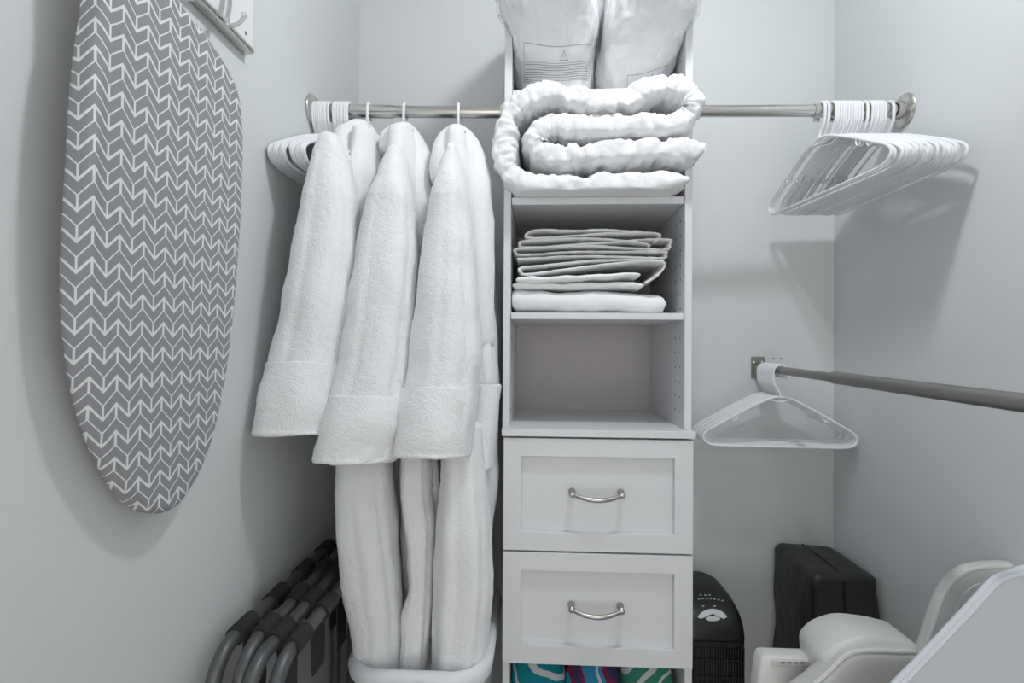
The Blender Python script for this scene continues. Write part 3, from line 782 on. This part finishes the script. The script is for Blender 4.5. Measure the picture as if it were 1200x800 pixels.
# ------------------------------------------------------------------ duvet on the second shelf
def duvet():
    s1 = shelves[1]; s0_bottom = zl(113.5, DF+0.004)
    raw = [(770,690),(600,700),(420,702),(230,700),(135,665),(103,585),(103,500),(145,418),(255,372),(350,388),(440,415),(540,402),(620,362),(700,348),(772,378),(788,432),(730,474),(600,486),(450,490),(330,486),(255,492),(214,540),(240,588),(320,603),(430,594),(560,580),(690,577),(790,575),(838,583)]
    pts = [P(560+x/3.2, y/3.2, DF-0.015) for x, y in raw]
    path = catmull(pts, 420)
    n = len(path); N = 64; mb = MB(); rings = []
    yc = DF-0.050+0.165
    for a in range(n):
        t = path[min(a+1, n-1)]-path[max(a-1, 0)]; t = Vector((t.x, 0, t.z)).normalized(); u = Vector((-t.z, 0, t.x))
        s = a/(n-1)
        th = 0.0300 + 0.0030*nz(s*9, 0, 0, 1, 3)
        # quilting pinches
        th *= 1 - 0.22*max(0, math.cos(s*2*math.pi*13))**10
        taper = min(1, s*30+0.35, (1-s)*30+0.35)
        dep = 0.170 + 0.014*nz(s*7, 1, 2, 1, 4)
        ring = []
        for (ey, et) in supell(dep, th*taper, 0.42, N):
            ang = math.atan2(et/th, ey/dep)
            puck = 0.0042*max(0.0, 0.22-abs(nz(s*62, math.cos(ang)*0.6, math.sin(ang)*0.5, 1.0, 12)))/0.22 + 0.0018*max(0.0, 0.2-abs(nz(s*140, math.cos(ang)*0.8, math.sin(ang)*0.8, 1.0, 15)))/0.2
            puck *= 0.5+0.5*nz(s*23, 0, 1, 1, 7)+0.35
            kk = 1 - puck/th
            ring.append(path[a]*1.0 + u*et*kk + Vector((0, (yc-path[a].y)+ey-math.copysign(puck*0.8, ey), 0)))
        rings.append(ring)
    mb.rings(rings)
    o = mb.build('folded_duvet', M['duvet'], None, angle=180)
    me = o.data; nr = [v.normal.copy() for v in me.vertices]
    for v, nn in zip(me.vertices, nr):
        c = v.co
        d = 0.0060*nz(c.x, c.y*0.4, c.z, 15, 2) + 0.0035*nz(c.x, c.y*0.5, c.z*1.2, 48, 6) + 0.0016*nz(c.x, c.y, c.z, 110, 8)
        ridg = abs(nz(c.x*1.0, c.y*0.6, c.z*0.8, 32, 9)); d += -0.006*max(0, 0.16-ridg)/0.16*0.6
        v.co = c + nn*d
    # sit on the shelf
    zmin = min(v.co.z for v in me.vertices)
    dz = s1 - zmin
    for v in me.vertices:
        if v.co.z < s1 + 0.0006: v.co.z = s1 + 0.0006
        if v.co.y > DF+0.001: v.co.z = min(v.co.z, s0_bottom-0.001)
        if v.co.y > YB-0.02: v.co.y = YB-0.02
        if v.co.y > DF-0.002:
            v.co.x = min(max(v.co.x, ix0+0.0), ix1-0.0) if v.co.z < 9 else v.co.x
    me.update()
    return tag(o, 'thick white duvet folded in loose layers, bulging from the shelf tower', 'duvet')
dv = duvet()

# ------------------------------------------------------------------ two bagged comforters on the top shelf
def comforter(rows, label, seed, mark):
    """rows: (py, lpx, rpx, front depth)"""
    s0 = shelves[0]
    t = empty('bagged_comforter', (P((rows[0][1]+rows[0][2])/2, 100, 1.25).x, 1.32, s0), label, 'comforter')
    ks = []
    for py, lx, rx, df in rows:
        dc = df + 0.05
        pl, pr = P(lx, py, dc), P(rx, py, dc)
        ks.append((pl.z, (pl.x+pr.x)/2, (pr.x-pl.x)/2, df))
    ks.sort(key=lambda k: k[0])
    z0, z1 = s0+0.001, ks[-1][0]
    dback = YB-0.02
    e_ = 0.58
    def surf(ang, z, k=1.0):
        xc, hx, df = interp(ks, z)
        yc, hy = (df+dback)/2, (dback-df)/2
        r = 1.0
        bt = min(1.0, (z-z0)/0.035); r = 0.90 + 0.10*math.sqrt(max(0, 1-(1-bt)**2))
        tt = min(1.0, (z1-z)/0.10); r *= 0.35+0.65*math.sqrt(max(0, 1-(1-tt)**2))
        c, s = math.cos(ang), math.sin(ang)
        ex = hx*math.copysign(abs(c)**e_, c); ey = hy*math.copysign(abs(s)**e_, s)
        up = max(0.0, min(1, (z-z0-0.09)/0.08))
        w = 0.016*nz(c*1.5, s*1.5, z*6, 1.6, seed)*(0.25+up) + 0.012*abs(nz(c*4, s*4, z*2.2, 1.4, seed+4))*up - 0.014*max(0, 0.25-abs(nz(c*7, s*7, z*5, 1.3, seed+8)))/0.25*up
        return Vector((xc + ex*(r+w*3)*k, yc + ey*(r+w*3)*k, z))
    def clampin(p):
        p.y = min(p.y, YB-0.016)
        if p.y > DF-0.004: p.x = min(max(p.x, ix0), ix1)
    def shell(inset, N=140, n=100):
        rings = []
        for a in range(n):
            z = z0 + (z1-z0)*a/(n-1)
            ring = []
            for k in range(N):
                p = surf(2*math.pi*k/N, z, 1.0-inset)
                clampin(p)
                ring.append(p)
            rings.append(ring)
        return MB().rings(rings)
    inner = shell(0.05).build('comforter', M['fill'], t, angle=180)
    displace(inner, 0.010, 14, seed, 0.005, 38, stretch=(1, 1, 0.5))
    for v in inner.data.vertices:
        v.co.z = max(v.co.z, z0); clampin(v.co)
    bag = shell(0.0).build('plastic_bag', M['film'], t, angle=180)
    displace(bag, 0.006, 24, seed+2, 0.004, 60, stretch=(1, 1, 0.35))
    for v in bag.data.vertices:
        v.co.z = max(v.co.z, z0); clampin(v.co)
    # printed warning panel that follows the bag's round front
    a0, a1, zb, zt, dip, tilt_ = mark
    pr = MB()
    def sx(x, z):
        """front surface point of the bag at a given x and height"""
        z -= dip*(1-((x-a0)/(a1-a0)*2-1)**2) - tilt_*(x-a0)
        lo, hi = R(181), R(359)
        for _ in range(26):
            mid = (lo+hi)/2
            if surf(mid, z, 1.02).x < x: lo = mid
            else: hi = mid
        p = surf(lo, z, 1.02); p.y -= 0.004
        return p
    def line(x0_, z0_, x1_, z1_, w, m=24):
        horiz = abs(x1_-x0_) > abs(z1_-z0_)*1.5
        pr.rings([[sx(x0_+(x1_-x0_)*k/(m-1), z0_+(z1_-z0_)*k/(m-1)), sx(x0_+(x1_-x0_)*k/(m-1)+(0 if horiz else w), z0_+(z1_-z0_)*k/(m-1)+(w if horiz else 0))] for k in range(m)], closed=False, cap=False)
    line(a0, zt, a1, zt, 0.0008); line(a0, zb, a0, zt, 0.0008); line(a1, zb, a1, zt, 0.0008)
    nl = 9
    for k in range(nl):
        z = zb + (zt-0.024-zb)*k/(nl-1)
        line(a0+0.002, z, a1-0.002, z, 0.0012 if k != nl-1 else 0.0008)
    am = a0 + (a1-a0)*0.60; zc = zt-0.013
    line(am-0.009, zc-0.0065, am, zc+0.0085, 0.0012, 8); line(am+0.009, zc-0.0065, am, zc+0.0085, 0.0012, 8); line(am-0.009, zc-0.0065, am+0.010, zc-0.0065, 0.0012, 8)
    line(am, zc-0.002, am, zc+0.004, 0.001, 4); line(am, zc-0.0045, am, zc-0.0035, 0.001, 3)
    pr.build('printed_warning', M['print'], bag, smooth=False)
    return t
zs0 = shelves[0]
comforter([(106,607,697,1.185),(85,602,699,1.165),(60,595,701,1.13),(30,587,705,1.085),(0,578,710,1.05),(-50,572,713,1.04),(-85,590,706,1.09)],
          'white comforter in a clear plastic bag with a printed warning triangle', 5, (P(613,80,1.12).x, P(694,80,1.12).x, zs0+0.036, P(650,60,1.12).z+0.030, 0.010, 0.0))
comforter([(106,703,778,1.19),(85,701,790,1.17),(60,702,801,1.13),(30,707,815,1.085),(0,712,830,1.05),(-50,716,834,1.04),(-85,722,815,1.09)],
          'white comforter in a clear plastic bag bulging over the tower side', 9, (P(741,90,1.12).x, P(792,90,1.12).x, zs0+0.010, P(741,88,1.12).z+0.030, 0.006, 0.25))

# ------------------------------------------------------------------ folded linens on the third shelf
def folded(name, rows, label, m, z_bottom, seed, layers, amp=0.004, e=0.5, depth=(1.175, 1.46)):
    """stack of cloth layers: rows = for each layer (left px, right px, py at left, py at right, thickness m)"""
    o = empty(name, (P((rows[0][0]+rows[0][1])/2, rows[0][2], 1.2).x, 1.31, z_bottom), label, 'linen', 'white linens on the shelf')
    for j, (lx, rx, pyl, pyr, th) in enumerate(rows):
        d = depth[0] + 0.006*math.sin(j*2.3+seed)
        a, b = P(lx, pyl, d), P(rx, pyr, d)
        mb = MB(); n = 60; N = 26; rings = []
        yc, hy = (d+depth[1])/2, (depth[1]-d)/2
        for k in range(n):
            u = k/(n-1); c = a.lerp(b, u)
            zz = c.z + 0.007*nz(u*2.0, j*0.22, seed, 1, seed)
            en = min(1, math.sqrt(max(0.0, 1-(1-min(1, u*22))**2))+0.08, math.sqrt(max(0.0, 1-(1-min(1, (1-u)*22))**2))+0.08)
            t_ = th/2*en*(1.08+0.22*nz(u*2.2, j, seed, 1.5, seed+2))
            ring = []
            for (ey, ez) in supell(hy+0.006*nz(u*6, j, 0, 1, seed), t_, e, N):
                yy = yc+ey
                ring.append((c.x, yy, zz+ez + 0.002*nz(u*8, yy*8, j, 1, seed)))
            rings.append(ring)
        mb.rings(rings)
        p = mb.build('fold', m, o, angle=180)
        displace(p, amp*0.5, 14, seed+j, amp*0.22, 50, stretch=(1, 1, 1))
        for v in p.data.vertices:
            if v.co.z < z_bottom+0.0004: v.co.z = z_bottom+0.0004
            v.co.x = min(max(v.co.x, ix0), ix1)
    return o
s2 = shelves[2]
folded('folded_pillow_cover', [(597,783,352,355,0.052)], 'puffy white pillow cover lying flat, lowest in the linen stack', M['cotton'], s2, 1, 1, 0.010, 0.62)
folded('folded_pillowcase', [(601,755,332,334,0.017),(604,752,325,322,0.018)], 'white folded pillowcase with a pointed corner, second from the shelf', M['cotton'], s2+0.046, 2, 2, 0.006, 0.6)
def ribbon_sheet(raw, th, label, seed, depth=(1.172, 1.46)):
    """one sheet folded back and forth: a ribbon swept along its front edge line"""
    pts = [P(x, y, depth[0]) for x, y in raw]
    path = catmull(pts, 26*len(pts)); n = len(path); N = 20; rings = []
    yc = sum(depth)/2; hy = (depth[1]-depth[0])/2
    for a in range(n):
        t = path[min(a+1, n-1)]-path[max(a-1, 0)]; t = Vector((t.x, 0, t.z)).normalized(); u = Vector((-t.z, 0, t.x))
        s_ = a/(n-1); p = path[a]
        lift = 0.0022*nz(p.x*14, p.z*30, 0, 1, seed)
        w = th*(1+0.25*nz(s_*len(raw)*1.3, 0, 0, 1, seed))
        dy = 0.007*nz(s_*len(raw)*0.8, 3, 0, 1, seed)
        rings.append([p + u*et + Vector((0, yc-p.y+ey+dy, lift)) for ey, et in supell(hy, w, 0.5, N)])
    o = MB().rings(rings).build('folded_sheet', M['cotton'], None, angle=180)
    displace(o, 0.0012, 60, seed)
    for v in o.data.vertices: v.co.x = min(max(v.co.x, ix0), ix1)
    return tag(o, label, 'sheet', 'white linens on the shelf')
ribbon_sheet([(758,331),(770,323),(779,313),(776,306),(745,306),(690,312),(622,320),(610,317),(612,312.5),(640,310),(700,304),(768,304)], 0.0042, 'white folded sheet sloping between the pillowcase and the top sheets', 3)
ribbon_sheet([(606,303),(690,299),(772,302),(780,298),(772,294.5),(690,294),(614,298),(604,295),(612,290.5),(700,288),(776,292),(785,286),(777,279.5),(690,285),(618,289),(609,285.5),(618,281.5),(690,279),(752,284),(762,288)], 0.0036, 'white sheet folded in many thin layers near the top of the linen stack', 4)
ribbon_sheet([(768,282),(774,277.5),(766,272.5),(700,274),(634,278),(616,276),(625,269),(660,269.5),(700,269),(752,271.5)], 0.0036, 'white sheet with a rolled edge on the very top of the linen stack', 8)

# ------------------------------------------------------------------ rolled beach towels in the cubby below the drawers
zc0 = z_cub - 0.175
teal, white, navy, plum, green, blue = (0.0, 0.20, 0.26), (0.50, 0.53, 0.55), (0.035, 0.03, 0.09), (0.16, 0.012, 0.06), (0.03, 0.20, 0.14), (0.02, 0.22, 0.38)
specs = [
 (598, 664, 1.25, stripe_mat('teal_stripes', [(0, teal), (0.36, white), (0.52, teal), (0.80, (0.01, 0.26, 0.36)), (0.9, white)], 11, (0, 0.9, 0.4)), 'teal and white striped beach towel rolled under the drawers'),
 (662, 731, 1.26, stripe_mat('plum_blue_stripes', [(0, plum), (0.13, navy), (0.32, plum), (0.42, blue), (0.80, white), (0.88, blue)], 10, (0, 0.15, 0.1)), 'blue rolled beach towel with plum stripes under the drawers'),
 (729, 793, 1.25, stripe_mat('green_stripes', [(0, green), (0.40, white), (0.60, green), (0.9, white)], 13, (0, -0.8, 0.3)), 'green and white striped beach towel rolled beneath the drawers'),
]
for i, (lx, rx, d, m, lab) in enumerate(specs):
    pl, pr = P(lx, 795, d-0.06), P(rx, 795, d-0.06)
    xc, hx = (pl.x+pr.x)/2, (pr.x-pl.x)/2 - 0.001
    top = z_cub - 0.008 - (0.004 if i == 1 else 0)
    zc_, hz = (zc0+top)/2, (top-zc0)/2
    rings = []
    for k in range(34):
        u = k/33; y = 1.185 + 0.25*u
        en = 0.30+0.70*math.sqrt(max(0.0, 1-(1-min(1, u*5))**2))*1.0
        en2 = math.sqrt(max(0.0, 1-(1-min(1, (1-u)*8))**2))*0.7+0.3
        s_ = min(en, en2)
        rings.append([(ex*s_, y-1.31, ez*s_) for ex, ez in supell(hx, hz, 0.72, 40)])
    o = MB().rings(rings).build('rolled_towel', m, None, angle=180)
    o.location = (xc, 1.31, zc_)
    displace(o, 0.010, 16, i+2, 0.004, 40)
    for v in o.data.vertices:
        v.co.z = min(max(v.co.z, -hz+0.0005), hz+0.003); v.co.x = min(max(v.co.x, -hx), hx)
    tag(o, lab, 'towel', 'beach towels under the drawers')

# ------------------------------------------------------------------ tower heater
hxc, hw, hyf = 0.4185, 0.079, 1.285
heater = empty('tower_heater', (hxc, hyf+0.08, 0), 'black tower heater with silver buttons on its domed top', 'heater')
hyb = 1.475
zf_, zb_ = P(835, 752, hyf).z, P(818, 676, hyb-0.05).z
def heat_ring(z, k=1.0, yf=hyf, n=10):
    return rrect(hxc-hw*k, hxc+hw*k, yf+(1-k)*0.02, hyb-(1-k)*0.02, 0.035*k, z, n)
body = [heat_ring(0.03, 0.98), heat_ring(0.05), heat_ring(zf_-0.002)]
MB().rings(body).build('body', M['heater'], heater, angle=40)
# domed top: front slopes back as it rises
dome = []
nd = 22
for k in range(nd):
    t = k/(nd-1)
    a = t*math.pi/2
    z = zf_ + (zb_-zf_)*math.sin(a)
    kx = math.cos(a*0.93)**0.55
    yf = hyf + (hyb-hyf-0.04)*(1-math.cos(a))**1.1
    ring = rrect(hxc-hw*kx, hxc+hw*kx, yf, hyb-0.012*t, min(0.035, hw*kx*0.9, (hyb-yf)*0.45), z, 10)
    dome.append(ring)
MB().rings(dome).build('top_housing', M['heater'], heater, angle=180)
MB().rings([heat_ring(zf_-0.003, 1.012), heat_ring(zf_+0.000, 1.012)], cap=False).build('trim_line', M['heater_grille'], heater)
gm = MB()
for k in range(22):
    x = hxc-0.066+0.132*k/21
    gm.box(x-0.0016, hyf-0.004, 0.10, x+0.0016, hyf+0.002, zf_-0.012)
gm.build('grille_slats', M['heater_grille'], heater, smooth=False)
for py in (771, 791, 811):
    z = P(835, py, hyf).z
    MB().box(hxc-0.058, hyf-0.0065, z-0.0012, hxc+0.058, hyf-0.003, z+0.0012).build('grille_bar', M['heater'], heater)
def dome_pt(px, py):
    """point on the dome front seen at a pixel (marches the ray)"""
    r = ray(px, py); k = 1.10
    while k < 1.6:
        p = Vector((0, 0, CAM_Z)) + r*(k/r.y)
        if p.z < zb_ and p.z >= zf_:
            s = min(1, max(0, (p.z-zf_)/(zb_-zf_))); a = math.asin(s)
            yf = hyf + (hyb-hyf-0.04)*(1-math.cos(a))**1.1
            if p.y >= yf: return p
        k += 0.0008
    return None
def decal(name, pts, m, lift=0.0035, parent=heater):
    mb = MB(); ring = []
    for px, py in pts:
        p = dome_pt(px, py)
        if p: ring.append(p)
    if len(ring) < 3: return
    upn = Vector((0, -0.75, 0.66))
    mb.rings([[p - upn*0.003 for p in ring], [p + upn*lift for p in ring]])
    return mb.build(name, m, parent, angle=50)
decal('oval_button', [(835+8.6*math.cos(R(a)), 725+2.9*math.sin(R(a))) for a in range(0, 360, 15)], M['silver'])
arc = [(834.5+19*math.cos(R(a)), 730+16.5*math.sin(R(a))) for a in range(205, 336, 10)] + [(834.5+14.5*math.cos(R(a)), 730+11*math.sin(R(a))) for a in range(335, 204, -10)]
decal('curved_button', arc, M['silver'], 0.003)
for k, (px, py) in enumerate([(819+4.6*i, 702.5-2.2*math.sin(math.pi*(i+0.8)/8)+i*0.35) for i in range(7)] + [(821+5.3*i, 697) for i in range(3)] + [(824, 710), (837.5, 710)]):
    decal('indicator_light', [(px-1.2, py-0.55), (px+1.2, py-0.55), (px+1.2, py+0.55), (px-1.2, py+0.55)], M['silver'], 0.001)

# ------------------------------------------------------------------ black soft case
case = empty('soft_case', (0.725, 1.40, 0), 'tall black zipped fabric carrying case standing in the corner', 'case')
cz = P(908, 637, 1.50).z
x0, x1, y0, y1 = 0.648, 0.805, 1.295, 1.512
def case_ring(z, k=0.0):
    return rrect(x0+k, x1-k, y0+k, y1-k, 0.016, z, 6)
rings = [case_ring(0.002, 0.012), case_ring(0.010, 0.003)]
m = 26
for a in range(m): rings.append(case_ring(0.02+(cz-0.035)*a/(m-1), 0.002*math.sin(a*1.1)))
rings += [case_ring(cz-0.008, 0.003), case_ring(cz-0.002, 0.008), case_ring(cz, 0.02), case_ring(cz+0.004, 0.05)]
cz_ = cz
cb = MB().rings(rings).build('shell', M['black_fabric'], case, angle=60)
displace(cb, 0.008, 7, 4, 0.002, 20)
for v in cb.data.vertices: v.co.z = max(v.co.z, 0.001); v.co.y = min(v.co.y, YB-0.003); v.co.x = min(v.co.x, XR-0.003)
MB().tube([(x0+0.004, y0+0.002, z) for z in (0.03, 0.2, 0.4, cz-0.024)] , 0.0026, 8).build('piping', M['black_pipe'], case)
MB().tube([(x0+0.010, y1-0.03, cz-0.006), (x0+0.008, 1.40, cz-0.006), (x0+0.010, y0+0.010, cz-0.008), (0.72, y0+0.007, cz-0.008), (x1-0.010, y0+0.010, cz-0.008)], 0.0026, 8).build('piping', M['black_pipe'], case)
zx = 0.722
MB().tube(catmull([(zx, y0-0.002, 0.05), (zx, y0-0.003, 0.3), (zx, y0-0.001, cz-0.05), (zx, y0+0.002, cz-0.022), (zx-0.001, y0+0.014, cz-0.004), (zx-0.001, y0+0.04, cz+0.001), (zx-0.002, 1.40, cz+0.006), (zx-0.004, y1-0.02, cz+0.003)], 40), 0.0026, 8).build('zip', M['black_pipe'], case)
hd = [P(948, 760, 1.285), P(953, 752, 1.265), P(960, 744, 1.26), P(964, 750, 1.265), P(962, 762, 1.285)]
MB().tube(catmull(hd, 18), 0.011, 10).build('handle', M['black_fabric'], case, angle=180)

# ------------------------------------------------------------------ white padded high chair, folded, at the right wall
chair = empty('high_chair', (0.62, 0.98, 0), 'white high chair with padded vinyl seat and piped edges beside the black case', 'high chair')
def slab(outline, d, th, name, m, parent, bev=0.006, round_=True, tilt=0.0):
    """plate with rounded edge; outline in pixels at depth d"""
    pts = [P(px, py, d) for px, py in outline]
    if round_:
        nn = len(pts); dn = []
        for i in range(nn):
            p0, p1, p2, p3 = (pts[(i+k) % nn] for k in (-1, 0, 1, 2))
            for j in range(5):
                u = j/5; dn.append(0.5*((2*p1)+(p2-p0)*u+(2*p0-5*p1+4*p2-p3)*u*u+(3*p1-p0-3*p2+p3)*u**3))
        pts = dn
    c = sum(pts, Vector())/len(pts)
    def ins(k, dy):
        out = []; L = len(pts)
        for i in range(L):
            t = pts[(i+1) % L]-pts[i-1]; nrm = Vector((t.z, 0, -t.x)).normalized()
            if nrm.dot(c-pts[i]) < 0: nrm = -nrm
            p = pts[i]+nrm*k; out.append(Vector((p.x, p.y+dy+tilt*(p.z-c.z), p.z)))
        return out
    rg = [ins(bev*2.5, th*1.0), ins(bev, th), ins(bev*0.3, th-bev*0.3), ins(0, th-bev), ins(0, bev), ins(bev*0.3, bev*0.3), ins(bev, 0), ins(bev*2.5, 0)]
    mb = MB(); mb.rings(rg, cap=False); L = len(pts)
    mb.f.append(tuple(range(L))); mb.f.append(tuple(range(len(mb.v)-L, len(mb.v))))
    mb.v = [(min(v[0], XR-0.004), v[1], v[2]) for v in mb.v]
    o = mb.build(name, m, parent, angle=45)
    return o, lambda k, dy: [Vector((min(p.x, XR-0.009), p.y, p.z)) for p in ins(k, dy)]
# tray: flat rounded board leaning towards the camera
tr_out = [(1040,810),(1075,773),(1110,736),(1140,704),(1158,684),(1172,673),(1190,667),(1212,664),(1226,690),(1226,760),(1226,860),(1200,900),(1100,905),(1010,880),(1008,850)]
tr, ins = slab(tr_out, 0.83, 0.010, 'tray', M['tray'], chair, 0.0045)
lip = MB().tube([p+Vector((0, -0.001, 0)) for p in ins(0.0075, 0.0)], 0.004, 8, loop=True).build('tray_lip', M['tray'], tr)
# back cushion with piping
cu_out = [(1080,790),(1086,752),(1094,725),(1103,700),(1116,680),(1136,666),(1165,661),(1200,662),(1222,668),(1232,700),(1230,760),(1226,800),(1150,830)]
cu, ins = slab(cu_out, 0.955, 0.026, 'backrest_pad', M['chair_pad'], chair, 0.010)
MB().tube(ins(0.006, 0.004), 0.0042, 8, loop=True).build('piping', M['chair_plastic'], cu)
MB().tube(ins(0.030, 0.0), 0.0016, 6, loop=True).build('seam', M['chair_pad'], cu)
# arm housing with slots
zt_ = P(894, 763, 1.03).z
ax0, ax1 = P(892, 770, 1.02).x, P(984, 770, 1.02).x
def arm_ring(z, k, kx=0.0): return rrect(ax0+k-kx, ax1-k, 1.019+k, 1.058-k, 0.008-k*0.3, z, 6)
zt_ = P(894, 769, 1.02).z
MB().rings([arm_ring(zt_-0.16, 0.0, 0.014), arm_ring(zt_-0.05, 0, 0.006), arm_ring(zt_-0.010, 0.0), arm_ring(zt_-0.004, 0.002), arm_ring(zt_-0.001, 0.005), arm_ring(zt_, 0.010)]).build('arm_housing', M['chair_plastic'], chair, angle=50)
q0, q1 = P(903, 772, 1.019), P(947, 781, 1.019)
pn = MB().box(q0.x, 1.0165, q1.z, q1.x, 1.022, q0.z).build('slot_panel', M['chair_pad'], chair, bevel=0.002)
for k in range(4):
    c = P(917+7.8*k, 776, 1.0165)
    MB().box(c.x-0.0042, 1.0155, c.z-0.0013, c.x+0.0042, 1.018, c.z+0.0013).build('slot', M['slot'], pn)
# padded armrest with piping loop
ar_out = [(960,840),(966,800),(966,776),(976,762),(990,754),(1012,748),(1040,750),(1064,755),(1082,762),(1092,790),(1090,830),(1010,850)]
ar, ins = slab(ar_out, 0.965, 0.10, 'armrest', M['chair_plastic'], chair, 0.012)
se_out = [(930,830),(956,804),(976,786),(990,772),(1006,765),(1030,764),(1056,765),(1078,768),(1086,800),(1080,840),(1000,850)]
se, ins = slab(se_out, 0.945, 0.05, 'seat_pad', M['chair_pad'], chair, 0.012)
MB().tube(ins(0.001, 0.006), 0.0042, 8, loop=True).build('piping', M['chair_plastic'], se)
# lower frame down to the floor (below the picture)
for x, y in ((0.48, 1.10), (0.74, 0.90), (0.50, 0.92), (0.76, 1.08)):
    MB().tube([(x, y, 0.0), (x, y, 0.25), (x*0.9+0.06, y*0.9+0.1, zt_-0.12)], 0.013, 12).build('leg', M['chair_plastic'], chair)
MB().box(0.47, 0.95, zt_-0.20, 0.78, 1.10, zt_-0.13).build('seat_base', M['chair_plastic'], chair, bevel=0.01)
